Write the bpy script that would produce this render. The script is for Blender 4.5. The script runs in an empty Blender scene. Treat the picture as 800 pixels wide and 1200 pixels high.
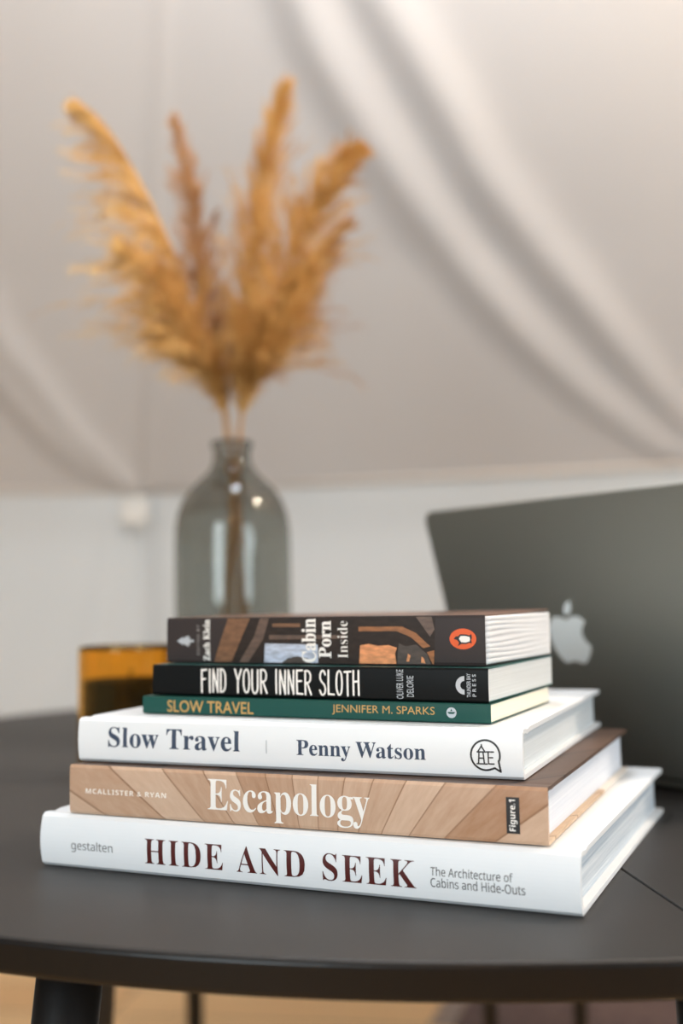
import bpy, bmesh, math, random
from mathutils import Vector, Matrix, noise
S = bpy.context.scene
C = S.collection
PI = math.pi
R = math.radians
TZ = 0.58                                   # table-top height above the floor

# ------------------------------------------------------------------ camera
cd = bpy.data.cameras.new('camera')
cam = bpy.data.objects.new('camera', cd); C.objects.link(cam)
cd.sensor_fit = 'VERTICAL'; cd.sensor_height = 36.0; cd.sensor_width = 24.0
cd.lens = 1309.6 / 1200 * 36
cd.clip_start = 0.02
cam.matrix_world = (Matrix.Translation((0, 0, TZ + 0.14488)) @
                    Matrix.Rotation(R(90 + 4.470), 4, 'X') @ Matrix.Rotation(R(-0.963), 4, 'Z'))
cd.dof.use_dof = True
cd.dof.focus_distance = 0.56
cd.dof.aperture_fstop = 3.5
cd.dof.aperture_blades = 0
S.camera = cam

# ------------------------------------------------------------------ world, lights, exposure
w = bpy.data.worlds.new('daylight'); S.world = w; w.use_nodes = True
w.node_tree.nodes['Background'].inputs[0].default_value = (0.80, 0.92, 1.0, 1)
w.node_tree.nodes['Background'].inputs[1].default_value = 0.42
S.view_settings.view_transform = 'Standard'; S.view_settings.look = 'None'
S.view_settings.exposure = 0.08; S.view_settings.gamma = 1.0
S.view_settings.use_curve_mapping = False


def lamp(name, kind, loc, energy, col, target=None, **kw):
    d = bpy.data.lights.new(name, kind); d.energy = energy; d.color = col
    for k, v in kw.items(): setattr(d, k, v)
    o = bpy.data.objects.new(name, d); C.objects.link(o); o.location = loc
    if target is not None:
        o.rotation_euler = (Vector(target) - Vector(loc)).to_track_quat('-Z', 'Y').to_euler()
    return o


lamp('door_daylight', 'AREA', (-1.1, -1.35, 1.25), 29, (0.82, 0.94, 1.0), (0.05, 0.9, 0.8),
     shape='RECTANGLE', size=0.9, size_y=1.0)
lamp('side_fill_light', 'AREA', (1.30, -0.65, 1.10), 14, (0.78, 0.91, 1.0), (0.15, 0.75, 0.72),
     shape='RECTANGLE', size=0.8, size_y=0.7)  # unseen cool fill added to brighten the books' right faces; no window stands here
lamp('warm_bulb', 'POINT', (0.78, 0.85, 1.62), 30.0, (1.0, 0.83, 0.66), shadow_soft_size=0.06)
lamp('pale_bulb', 'POINT', (0.0, 0.93, 1.68), 18.0, (0.86, 0.93, 1.0), shadow_soft_size=0.08)
lamp('warm_bulb_behind', 'POINT', (0.05, -0.7, 1.55), 4.0, (1.0, 0.52, 0.2), shadow_soft_size=0.06)


# ------------------------------------------------------------------ helpers
def lin(c):
    return tuple(((v / 255) / 12.92 if v / 255 <= 0.04045 else ((v / 255 + 0.055) / 1.055) ** 2.4) for v in c) + (1.0,)


def mat(name, rgb, rough=0.5, metal=0.0, spec=0.5, **kw):
    m = bpy.data.materials.new(name); m.use_nodes = True
    b = m.node_tree.nodes['Principled BSDF']
    b.inputs['Base Color'].default_value = lin(rgb)
    b.inputs['Roughness'].default_value = rough
    b.inputs['Metallic'].default_value = metal
    b.inputs['Specular IOR Level'].default_value = spec
    for k, v in kw.items(): b.inputs[k].default_value = v
    return m


def nodes(m):
    nt = m.node_tree
    return nt, nt.nodes['Principled BSDF'], nt.nodes.new, nt.links.new


def noise_var(m, rgb_a, rgb_b, scale=(1, 1, 1), detail=4, lo=0.35, hi=0.65, bump=0.0, bdist=0.001):
    """colour wandering between two tones in object space, with optional bump"""
    nt, b, N, L = nodes(m)
    tc = N('ShaderNodeTexCoord'); mp = N('ShaderNodeMapping'); no = N('ShaderNodeTexNoise'); cr = N('ShaderNodeValToRGB')
    mp.inputs['Scale'].default_value = scale
    no.inputs['Scale'].default_value = 1.0; no.inputs['Detail'].default_value = detail
    cr.color_ramp.elements[0].position = lo; cr.color_ramp.elements[0].color = lin(rgb_a)
    cr.color_ramp.elements[1].position = hi; cr.color_ramp.elements[1].color = lin(rgb_b)
    L(tc.outputs['Object'], mp.inputs['Vector']); L(mp.outputs[0], no.inputs['Vector'])
    L(no.outputs[0], cr.inputs[0]); L(cr.outputs[0], b.inputs['Base Color'])
    if bump:
        bp = N('ShaderNodeBump'); bp.inputs['Strength'].default_value = bump; bp.inputs['Distance'].default_value = bdist
        L(no.outputs[0], bp.inputs['Height']); L(bp.outputs[0], b.inputs['Normal'])
    return m


def obj(name, bm, m, parent=None, smooth=False, bevel=0.0, bseg=2, loc=None):
    bmesh.ops.recalc_face_normals(bm, faces=bm.faces[:])
    me = bpy.data.meshes.new(name); bm.to_mesh(me); bm.free()
    for k in (m if isinstance(m, (list, tuple)) else [m]): me.materials.append(k)
    if smooth:
        for p in me.polygons: p.use_smooth = True
    o = bpy.data.objects.new(name, me); C.objects.link(o)
    if parent: o.parent = parent
    if loc: o.location = loc
    if bevel:
        md = o.modifiers.new('edge', 'BEVEL'); md.width = bevel; md.segments = bseg; md.limit_method = 'ANGLE'; md.angle_limit = R(40)
    return o


def thing(name, label, cat, loc=(0, 0, 0), rz=0.0, group=None):
    o = bpy.data.objects.new(name, None); C.objects.link(o); o.empty_display_size = 0.03
    o.location = loc; o.rotation_euler = (0, 0, rz); o['label'] = label; o['category'] = cat
    if group: o['group'] = group
    return o


def tag(o, label, cat, group=None):
    o['label'] = label; o['category'] = cat
    if group: o['group'] = group
    return o


def struct(o):
    o['kind'] = 'structure'; return o


def box(bm, x0, x1, y0, y1, z0, z1):
    v = [bm.verts.new(p) for p in ((x0, y0, z0), (x1, y0, z0), (x1, y1, z0), (x0, y1, z0),
                                   (x0, y0, z1), (x1, y0, z1), (x1, y1, z1), (x0, y1, z1))]
    for f in ((0, 3, 2, 1), (4, 5, 6, 7), (0, 1, 5, 4), (1, 2, 6, 5), (2, 3, 7, 6), (3, 0, 4, 7)):
        bm.faces.new([v[i] for i in f])


def tube(bm, pts, rad, n=10, cap=True):
    """swept round tube; rad a number or one per point"""
    pts = [Vector(p) for p in pts]; rings = []
    rads = rad if isinstance(rad, (list, tuple)) else [rad] * len(pts)
    a = None
    for i, p in enumerate(pts):
        t = (pts[min(i + 1, len(pts) - 1)] - pts[max(i - 1, 0)]).normalized()
        if a is None: a = t.orthogonal().normalized()
        else: a = (a - t * a.dot(t)).normalized()
        b = t.cross(a)
        rings.append([bm.verts.new(p + (a * math.cos(2 * PI * k / n) + b * math.sin(2 * PI * k / n)) * rads[i]) for k in range(n)])
    for r0, r1 in zip(rings, rings[1:]):
        for k in range(n): bm.faces.new((r0[k], r0[(k + 1) % n], r1[(k + 1) % n], r1[k]))
    if cap: bm.faces.new(rings[0][::-1]); bm.faces.new(rings[-1])


def lathe(bm, prof, n=64, close=False):
    rings = []
    for r, z in prof:
        if r < 1e-6: rings.append([bm.verts.new((0, 0, z))])
        else: rings.append([bm.verts.new((r * math.cos(2 * PI * k / n), r * math.sin(2 * PI * k / n), z)) for k in range(n)])
    pr = list(zip(rings, rings[1:])) + ([(rings[-1], rings[0])] if close else [])
    for a, b in pr:
        for k in range(n):
            k2 = (k + 1) % n
            if len(a) == 1 and len(b) == 1: continue
            if len(a) == 1: bm.faces.new((a[0], b[k2], b[k]))
            elif len(b) == 1: bm.faces.new((a[k], a[k2], b[0]))
            else: bm.faces.new((a[k], a[k2], b[k2], b[k]))


def smooth_path(P, n):
    """Catmull-Rom through control points"""
    P = [Vector(p) for p in P]; out = []
    Q = [P[0] * 2 - P[1]] + P + [P[-1] * 2 - P[-2]]
    segs = len(P) - 1
    for i in range(n + 1):
        u = i / n * segs; k = min(int(u), segs - 1); t = u - k
        a, b, c, d = Q[k:k + 4]
        out.append(0.5 * ((2 * b) + (c - a) * t + (2 * a - 5 * b + 4 * c - d) * t * t + (3 * b - a - 3 * c + d) * t ** 3))
    return out


# ------------------------------------------------------------------ the tent
def canvas(name, a, b, s1, thru, share):
    m = mat(name, a, 0.85, spec=0.15)
    nt, bs, N, L = nodes(m)
    noise_var(m, a, b, (1.6, 1.6, 1.6), 3, 0.3, 0.7)
    tc = N('ShaderNodeTexCoord'); n2 = N('ShaderNodeTexNoise'); n2.inputs['Scale'].default_value = s1; n2.inputs['Detail'].default_value = 2
    bp = N('ShaderNodeBump'); bp.inputs['Strength'].default_value = 0.12; bp.inputs['Distance'].default_value = 0.002
    L(tc.outputs['Object'], n2.inputs['Vector']); L(n2.outputs[0], bp.inputs['Height']); L(bp.outputs[0], bs.inputs['Normal'])
    tr = N('ShaderNodeBsdfTranslucent'); tr.inputs['Color'].default_value = lin(thru)      # daylight glowing through the cloth
    mx = N('ShaderNodeMixShader'); mx.inputs[0].default_value = share
    L(bs.outputs[0], mx.inputs[1]); L(tr.outputs[0], mx.inputs[2]); L(mx.outputs[0], nt.nodes['Material Output'].inputs[0])
    return m


M_ROOF = canvas('roof canvas', (210, 206, 204), (216, 212, 209), 900, (212, 207, 205), 0.22)
M_WALL = canvas('wall canvas', (222, 226, 227), (228, 231, 232), 900, (214, 210, 206), 0.35)
M_SEAM = mat('seam tape', (206, 198, 190), 0.85, spec=0.15)

EZ = TZ + 0.388                                    # eave height
K = Vector((-0.4319, 2.40, EZ))                    # the guy point left of the vase
APEX = Vector((0.12, -0.05, EZ + 1.95))
PL = 1.2


def step(p, deg, s):                               # one eave panel on from a corner
    return p + Vector((math.cos(R(deg)), math.sin(R(deg)), 0)) * PL * s


L1 = step(K, 12, -1); L2 = step(L1, 41, -1); L3 = step(L2, 70, -1)
EAVE = [L3, L2, L1, K]
for k in range(8): EAVE.append(step(EAVE[-1], -17 - 29 * k, 1))
EAVE.append(L3)                                    # the ring closes
NP = len(EAVE) - 1
# folds of the roof canvas: (points as (panel position along the eave, share of the way to the apex)), width, height
NU = 110                                           # columns per panel in view


def base(u, t):                                    # u runs over the panels; t from the eave (0) to the apex (1)
    k = min(int(u), NP - 1); f = u - k
    e = EAVE[k].lerp(EAVE[k + 1], f)
    p = e.lerp(APEX, t)
    return p


def inward(u):
    k = min(int(u), NP - 1)
    a, b = EAVE[k], EAVE[k + 1]
    n = (b - a).cross(APEX - a).normalized()
    return n if n.dot(Vector((0, 0, 1.0)) - a) > 0 else -n


FOLDS = [
    # two long swags sweeping up from the right guy point, and the shorter pair at the left one
    ([(3.985, .002), (3.9002, .0136), (3.7826, .0607), (3.6776, .1077), (3.5868, .1518), (3.4907, .1995), (3.4112, .2399), (3.3503, .2713), (3.2979, .2976), (3.25, .33), (3.17, .42)], 0.036, 0.019, 0.0),
    ([(3.995, .002), (3.9312, .039), (3.865, .0779), (3.7789, .1265), (3.6913, .1685), (3.5987, .2139), (3.5507, .2453), (3.4816, .2814), (3.39, .325), (3.30, .42)], 0.036, 0.019, 0.0),
    ([(2.99, .002), (2.961, .0155), (2.8863, .0488), (2.805, .0941), (2.7435, .1225), (2.66, .20)], 0.024, 0.020, 0.2),
    ([(2.985, .002), (2.9008, .0209), (2.8268, .0544), (2.747, .0935), (2.66, .14)], 0.022, 0.018, 0.2),
    ([(3.0, .0), (3.0, .32), (3.0, .6)], 0.016, 0.004, 0.0),
]


def seg_dist(p, a, b):
    d = b - a; l2 = d.length_squared
    t = max(0, min(1, (p - a).dot(d) / l2)) if l2 else 0
    return (p - a - d * t).length, t


def fold_h(u, t):
    h = 0.0
    # slack between the guy points: each panel hangs in a little, its hips stay put
    f = u - int(u)
    h -= 0.035 * math.sin(PI * f) * (1 - t) * min(1, t * 6)
    wx = 1.2 * (1 - t)
    p = Vector((u * wx, t * 2.9))
    for pts, wid, amp, end in FOLDS:
        best = (9e9, 0)
        for i in range(len(pts) - 1):
            a = Vector((pts[i][0] * wx, pts[i][1] * 2.9)); b = Vector((pts[i + 1][0] * wx, pts[i + 1][1] * 2.9))
            d, tt = seg_dist(p, a, b)
            if d < best[0]: best = (d, (i + tt) / (len(pts) - 1))
        d, q = best
        if d < wid * 4:
            wd = wid * (0.55 + 0.45 * min(1, q * 2.2))
            e = min(1, (1 - q) / end) if end else 1
            h += amp * e * (0.35 + 0.65 * min(1, q * 3)) * math.exp(-(d / wd) ** 2)
    return h


bm = bmesh.new(); grid = []
cols = []
for k in range(NP):
    n = NU if k in (2, 3) else 14
    cols += [k + i / n for i in range(n)]
cols.append(NP - 1e-6)
TS = [0, .004, .008, .012] + [0.012 + i * 0.0085 for i in range(1, 70)]
TS += [TS[-1] + (1.0 - 1e-4 - TS[-1]) * i / 14 for i in range(1, 15)]
for u in cols:
    nn = inward(u); col = []
    for t in TS:
        p = base(u, t)
        if 1.4 < u < 4.6 and t < 0.75: p = p + nn * fold_h(u, t)
        col.append(bm.verts.new(p))
    grid.append(col)
for a, b in zip(grid, grid[1:]):
    for j in range(len(TS) - 1): bm.faces.new((a[j], b[j], b[j + 1], a[j + 1]))
struct(obj('ceiling', bm, M_ROOF, smooth=True))

# walls below the eave: one strip of canvas per side of the tent
def wall(name, k, side_folds=()):
    bm = bmesh.new(); a, b = EAVE[k], EAVE[k + 1]; g = []
    out = (b - a).cross(Vector((0, 0, 1))).normalized()
    if out.dot(a) < 0: out = -out
    n = 90
    for i in range(n + 1):
        f = i / n; c = []
        for j in range(29):
            q = j / 28
            p = a.lerp(b, f); p = Vector((p.x, p.y, EZ * (1 - q) + 0.002))
            out = Vector((p.x - APEX.x, p.y - APEX.y, 0)).normalized()
            p += out * (0.045 * min(1, q * 9) - 0.012 * math.sin(PI * f) * q)
            d = 0
            for f0, f1, wd, amp in side_folds:
                x = f0 + (f1 - f0) * q
                d += amp * math.exp(-((f - x) * PL / wd) ** 2) * (1 - 0.4 * q) * min(1, q * 12) * min(1, f * 25) * min(1, (1 - f) * 25)
            c.append(bm.verts.new(p - out * d))
        g.append(c)
    for c0, c1 in zip(g, g[1:]):
        for j in range(28): bm.faces.new((c0[j], c1[j], c1[j + 1], c0[j + 1]))
    return struct(obj(name, bm, M_WALL, smooth=True))


wall('wall_left', 1); wall('wall_back_left', 2, ((0.985, 0.80, 0.035, 0.022), (0.93, 0.62, 0.05, 0.010)))
wall('wall_back_right', 3, ((0.03, 0.10, 0.04, 0.012), (0.5, 0.52, 0.2, 0.008)))
wall('wall_right', 4); wall('wall_left_front', 0); wall('wall_right_middle', 5); wall('wall_right_front', 6)
wall('wall_front_right', 7); wall('wall_front', 8); wall('wall_front_left', 9)      # the panel after these is the open doorway

# the eave seam: a doubled, stitched band of canvas along the bottom of the roof
bm = bmesh.new()
for k in range(1, 5):
    a, b = EAVE[k], EAVE[k + 1]; out = (b - a).cross(Vector((0, 0, 1))).normalized()
    if out.dot(a) < 0: out = -out
    tube(bm, [a - out * 0.004 + Vector((0, 0, -0.004)), b - out * 0.004 + Vector((0, 0, -0.004))], 0.006, 8)
struct(obj('trim_1', bm, M_SEAM, smooth=True))
# hip seam from the guy point to the apex
bm = bmesh.new()
nn = (inward(2.5) + inward(3.5)).normalized()
for s in (-1, 1):
    pass
P = [K.lerp(APEX, t) + nn * 0.002 for t in [i / 30 for i in range(29)]]
tube(bm, P, 0.002, 6)
struct(obj('trim_2', bm, M_ROOF, smooth=True))
# small white webbing patch sewn on at the guy point
bm = bmesh.new()
for i in range(2):
    box(bm, -0.032 + 0.005 * i, 0.032 - 0.005 * i, -0.003 - 0.003 * i, -0.003 * i, -0.05 + 0.008 * i, 0.012 - 0.008 * i)
t = obj('webbing_patch', bm, mat('white webbing', (214, 213, 209), 0.8), bevel=0.002)
t.location = K + Vector((-0.012, -0.010, -0.028)); t.rotation_euler = (0, 0, R(-3))
tag(t, 'small white webbing patch on the canvas below the roof seam, left of vase', 'patch')

# floor
M_FLOOR = mat('oak boards', (200, 142, 84), 0.45)
nt, b, N, L = nodes(M_FLOOR)
tc = N('ShaderNodeTexCoord'); br = N('ShaderNodeTexBrick'); mp = N('ShaderNodeMapping')
mp.inputs['Rotation'].default_value = (0, 0, R(8))
br.inputs['Color1'].default_value = lin((248, 202, 144)); br.inputs['Color2'].default_value = lin((238, 186, 126)); br.inputs['Mortar'].default_value = lin((110, 72, 42))
br.inputs['Scale'].default_value = 1.0; br.inputs['Mortar Size'].default_value = 0.002; br.inputs['Brick Width'].default_value = 1.4; br.inputs['Row Height'].default_value = 0.14
nz = N('ShaderNodeTexNoise'); mp2 = N('ShaderNodeMapping'); mp2.inputs['Scale'].default_value = (3, 40, 1); nz.inputs['Detail'].default_value = 6
mx = N('ShaderNodeMixRGB'); mx.blend_type = 'MULTIPLY'; mx.inputs[0].default_value = 0.15
L(tc.outputs['Object'], mp.inputs[0]); L(mp.outputs[0], br.inputs['Vector']); L(mp.outputs[0], mp2.inputs[0]); L(mp2.outputs[0], nz.inputs['Vector'])
L(br.outputs[0], mx.inputs[1]); L(nz.outputs[0], mx.inputs[2]); L(mx.outputs[0], b.inputs['Base Color'])
bm = bmesh.new(); box(bm, -3.4, 2.7, -2.7, 2.85, -0.03, 0.0)
struct(obj('floor', bm, M_FLOOR))

# rug, on the right
M_RUG = mat('mauve rug', (112, 92, 88), 0.95, spec=0.1)
noise_var(M_RUG, (104, 86, 84), (124, 104, 98), (60, 60, 60), 5, 0.35, 0.65, 0.4, 0.003)
rg = thing('rug', 'dull mauve woven runner rug on the wooden floor along the canvas wall', 'rug', (0.66, 1.955, 0), R(-17))
bm = bmesh.new(); box(bm, -0.46, 0.40, -0.16, 0.09, 0.0005, 0.010); obj('rug_pile', bm, M_RUG, rg, bevel=0.004)
bm = bmesh.new()
random.seed(5)
for i in range(44):
    y = -0.158 + 0.246 * i / 43
    for sg, x in ((-1, -0.46), (1, 0.40)):
        tube(bm, [(x, y, 0.006), (x + sg * 0.02, y + random.uniform(-.003, .003), 0.005), (x + sg * 0.045, y + random.uniform(-.006, .006), 0.0025)], 0.0016, 5)
fr = obj('fringe', bm, mat('rug fringe', (170, 152, 140), 0.95), rg); fr['kind'] = 'stuff'

# ------------------------------------------------------------------ the table
M_TABLE = mat('charcoal table lacquer', (56, 54, 53), 0.44, spec=0.25)
M_EDGE = mat('black edge band', (9, 8, 8), 0.30, spec=0.3)
noise_var(M_TABLE, (45, 44, 43), (50, 48, 47), (30, 30, 30), 3, 0.3, 0.7)
M_BLACK = mat('black powder coat', (17, 17, 18), 0.42)
TC = Vector((0.09, 1.1055)); TR = 0.65
sdir = Vector((0.150 - 0.09, 0.563 - 1.1055)).normalized()
tb = thing('round_table', 'large round charcoal table of two halves on black tube legs, carrying the books', 'table', (TC.x, TC.y, 0))
a0 = math.atan2(sdir.y, sdir.x)
for s in (1, -1):
    bm = bmesh.new()
    nrm = Vector((-sdir.y, sdir.x)) * s
    n = 120; ring = []
    for i in range(n + 1):
        a = a0 + s * PI * i / n
        p = Vector((math.cos(a), math.sin(a))) * TR
        d = p.dot(nrm)
        if d < 0.0003: p = p + nrm * (0.0003 - d)
        ring.append(p)
    lo = [bm.verts.new((p.x, p.y, TZ - 0.0165)) for p in ring]; hi = [bm.verts.new((p.x, p.y, TZ)) for p in ring]
    bm.faces.new(hi); bm.faces.new(lo[::-1])
    for i in range(n + 1):
        j = (i + 1) % (n + 1); bm.faces.new((lo[i], lo[j], hi[j], hi[i])).material_index = 1
    wl = bm.edges.layers.float.new('bevel_weight_edge')
    for e in bm.edges:                                 # wide rounding round the rim, a fine arris along the joint
        a_, b_ = e.verts
        if abs(a_.co.z - b_.co.z) < 1e-6:
            q_ = ((a_.co + b_.co) / 2).to_2d()
            e[wl] = 1.0 if q_.length > TR * 0.98 else 0.3
    o = obj('tabletop', bm, [M_TABLE, M_EDGE], tb, bevel=0.0030, bseg=8)
    o.modifiers['edge'].limit_method = 'WEIGHT'
# apron ring set back under the top
bm = bmesh.new()
lathe(bm, [(0.42, TZ - 0.017), (0.44, TZ - 0.017), (0.44, TZ - 0.045), (0.42, TZ - 0.045)], 72, True)
obj('apron', bm, M_BLACK, tb)
for (x, y, dx, dy, r0) in ((-0.137, 0.575, -0.05, -0.03, 0.0165), (-0.205, 0.98, -0.03, 0.0, 0.015), (-0.218, 1.63, -0.004, 0.02, 0.014),
                           (0.185, 0.60, 0.012, -0.03, 0.017), (0.206, 1.68, 0.0, 0.02, 0.0125), (0.338, 1.66, -0.006, 0.01, 0.0125)):
    bm = bmesh.new(); x -= TC.x; y -= TC.y
    if math.hypot(x, y) > TR - 0.04:
        k = (TR - 0.04) / math.hypot(x, y); x *= k; y *= k
    tube(bm, [(x, y, TZ - 0.0166), (x + dx * .3, y + dy * .3, TZ * .7), (x + dx, y + dy, 0.006)], [r0, r0, r0 * 0.8], 20)
    leg = obj('leg', bm, M_BLACK, tb, smooth=False)
    for p in leg.data.polygons: p.use_smooth = len(p.vertices) == 4
    bm = bmesh.new(); tube(bm, [(x + dx, y + dy, 0.0), (x + dx, y + dy, 0.008)], r0 * 0.95, 16)
    obj('foot_cap', bm, mat('rubber', (10, 10, 10), 0.7), leg)

# ------------------------------------------------------------------ lettering
SERIF = {}
for i in range(26):
    SERIF[chr(65 + i)] = chr(0x1D400 + i); SERIF[chr(97 + i)] = chr(0x1D41A + i)
for i in range(10): SERIF[chr(48 + i)] = chr(0x1D7CE + i)


SANS, SANSB = {}, {}
for i in range(26):
    SANS[chr(65 + i)] = chr(0x1D5A0 + i); SANS[chr(97 + i)] = chr(0x1D5BA + i)
    SANSB[chr(65 + i)] = chr(0x1D5D4 + i); SANSB[chr(97 + i)] = chr(0x1D5EE + i)
for i in range(10): SANSB[chr(48 + i)] = chr(0x1D7EC + i)
FACES = {True: SERIF, 'sans': SANS, 'bold': SANSB}


def text_bm(txt, serif=False, bold=0.0, rot=False, gap=1.0, word=1.0):
    """flat text as a bmesh, its ink scaled to the unit square in x, z (y = 0)"""
    c = bpy.data.curves.new('t', 'FONT')
    c.body = ''.join(FACES[serif].get(k, k) for k in txt) if serif else txt
    c.space_character = gap; c.space_word = word; c.offset = bold; c.resolution_u = 4; c.space_line = 0.9
    o = bpy.data.objects.new('t', c); C.objects.link(o)
    dg = bpy.context.evaluated_depsgraph_get(); dg.update()
    me = bpy.data.meshes.new_from_object(o.evaluated_get(dg))
    C.objects.unlink(o); bpy.data.objects.remove(o); bpy.data.curves.remove(c)
    bm = bmesh.new(); bm.from_mesh(me); bpy.data.meshes.remove(me)
    for v in bm.verts:
        x, y = v.co.x, v.co.y
        v.co = (-y, 0, x) if rot else (x, 0, y)
    xs = [v.co.x for v in bm.verts]; zs = [v.co.z for v in bm.verts]
    x0, x1, z0, z1 = min(xs), max(xs), min(zs), max(zs)
    for v in bm.verts: v.co = ((v.co.x - x0) / (x1 - x0), 0, (v.co.z - z0) / (z1 - z0))
    return bm


def stroke_bm(strokes, wd, asp=1.0):
    """pen strokes on the plane y = 0: list of polylines in real metres"""
    bm = bmesh.new()
    for pl in strokes:
        pl = [Vector((p[0], p[1])) for p in pl]
        for a, b in zip(pl, pl[1:]):
            d = (b - a)
            if d.length < 1e-9: continue
            n = Vector((-d.y, d.x)).normalized() * wd / 2
            bm.faces.new([bm.verts.new((q.x, 0, q.y)) for q in (a - n, b - n, b + n, a + n)])
        for a in pl:
            bm.faces.new([bm.verts.new((a.x + math.cos(k * PI / 4) * wd / 2 * asp, 0, a.y + math.sin(k * PI / 4) * wd / 2)) for k in range(8)])
    return bm


def poly_bm(polys):
    bm = bmesh.new()
    for pl in polys:
        mi = 0
        if isinstance(pl[0], int): mi, pl = pl[0], pl[1:]
        f = bm.faces.new([bm.verts.new((p[0], 0, p[1])) for p in pl]); f.material_index = mi
    return bm


def ell(cx, cz, rx, rz, n=28, a0=0, a1=360):
    return [(cx + rx * math.cos(R(a0 + (a1 - a0) * i / n)), cz + rz * math.sin(R(a0 + (a1 - a0) * i / n))) for i in range(n if a1 - a0 == 360 else n + 1)]


class Spine:
    """puts flat lettering on the spine of a book, following its swell"""
    def __init__(s, parent, t, bulge): s.p, s.t, s.b = parent, t, bulge

    def y(s, z): return -s.b * (1 - (2 * z / s.t - 1) ** 2)

    def put(s, name, bm, m, lift=0.00012, rect=None, label=None):
        if rect:
            x0, x1, z0, z1 = rect
            for v in bm.verts: v.co = (x0 + v.co.x * (x1 - x0), 0, z0 + v.co.z * (z1 - z0))
        if s.b > 0:
            for k in range(1, 16):
                bmesh.ops.bisect_plane(bm, geom=bm.verts[:] + bm.edges[:] + bm.faces[:], plane_co=(0, 0, s.t * k / 16), plane_no=(0, 0, 1))
        for v in bm.verts: v.co.y = s.y(v.co.z) - lift
        for f in bm.faces:
            f.normal_update()
            if f.normal.y > 0: f.normal_flip()
        me = bpy.data.meshes.new(name); bm.to_mesh(me); bm.free()
        for k in (m if isinstance(m, (list, tuple)) else [m]): me.materials.append(k)
        o = bpy.data.objects.new(name, me); C.objects.link(o); o.parent = s.p
        if label: o['label'] = label
        return o

    def text(s, name, txt, m, rect, **kw):
        return s.put(name, text_bm(txt, **kw), m, rect=rect)


def ink(name, rgb, rough=0.5): return mat(name, rgb, rough)


# ------------------------------------------------------------------ books
def pages_mat(name, a, b, fine=900, bump=0.35, streak=0.5):
    m = mat(name, a, 0.75, spec=0.2)
    nt, bs, N, L = nodes(m)
    tc = N('ShaderNodeTexCoord'); mp = N('ShaderNodeMapping'); mp.inputs['Scale'].default_value = (5, 5, fine)
    n1 = N('ShaderNodeTexNoise'); n1.inputs['Scale'].default_value = 1; n1.inputs['Detail'].default_value = 5; n1.inputs['Roughness'].default_value = 0.7
    cr = N('ShaderNodeValToRGB'); cr.color_ramp.elements[0].position = 0.5 - streak / 2; cr.color_ramp.elements[1].position = 0.5 + streak / 2
    cr.color_ramp.elements[0].color = lin(b); cr.color_ramp.elements[1].color = lin(a)
    bp = N('ShaderNodeBump'); bp.inputs['Strength'].default_value = bump; bp.inputs['Distance'].default_value = 0.0004
    L(tc.outputs['Object'], mp.inputs[0]); L(mp.outputs[0], n1.inputs['Vector']); L(n1.outputs[0], cr.inputs[0])
    L(cr.outputs[0], bs.inputs['Base Color']); L(n1.outputs[0], bp.inputs['Height']); L(bp.outputs[0], bs.inputs['Normal'])
    return m


def case_bm(L, W, t, th, bulge, groove=0.0, shoulder=0.002, nx=1, mats=False):
    """a book's cover as one C-shaped sheet: bottom board, spine, top board"""
    out = [];  inn = []
    ny = 14
    def board(top):
        o, i = [], []
        ys = [W, W * .75, W * .5, W * .25, 0.018, 0.0145, 0.012, 0.010, 0.008, 0.0055, shoulder]
        for y in ys:
            g = groove * math.exp(-((y - 0.010) / 0.0028) ** 2) if y > 0 else 0
            o.append((y, (t - g) if top else 0.0)); i.append((y, t - th - g if top else th))
        return o, i
    bo, bi = board(False); to, ti = board(True)
    so, si = [], []
    n = 16
    for k in range(n + 1):
        z = t * k / n
        y = -bulge * (1 - (2 * z / t - 1) ** 2)
        # rounded shoulders
        e = min(z, t - z)
        if e < shoulder: y += shoulder * (1 - math.sqrt(max(0, 1 - (1 - e / shoulder) ** 2)))
        so.append((y, z)); si.append((y + th * 1.0, min(max(z, th), t - th)))
    o = bo + so[1:-1] + to[::-1]; i = bi + si[1:-1] + ti[::-1]
    bm = bmesh.new()
    rows = []
    for x in (0, L):
        rows.append(([bm.verts.new((x, p[0], p[1])) for p in o], [bm.verts.new((x, p[0], p[1])) for p in i]))
    (o0, i0), (o1, i1) = rows
    m = len(o)
    nb = len(bo)
    for k in range(m - 1):
        mi = 0
        if mats: mi = 1 if k < nb - 1 else (2 if k >= m - nb else 0)
        for f in (bm.faces.new((o0[k], o0[k + 1], o1[k + 1], o1[k])), ):
            f.material_index = mi
        bm.faces.new((i0[k], i1[k], i1[k + 1], i0[k + 1])).material_index = mi if mats != 'in' else 3
        bm.faces.new((o0[k], i0[k], i0[k + 1], o0[k + 1])).material_index = mi
        bm.faces.new((o1[k], o1[k + 1], i1[k + 1], i1[k])).material_index = mi
    for k in (0, m - 1):
        bm.faces.new((o0[k], o1[k], i1[k], i0[k])).material_index = (1 if k == 0 else 2) if mats else 0
    return bm


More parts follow.
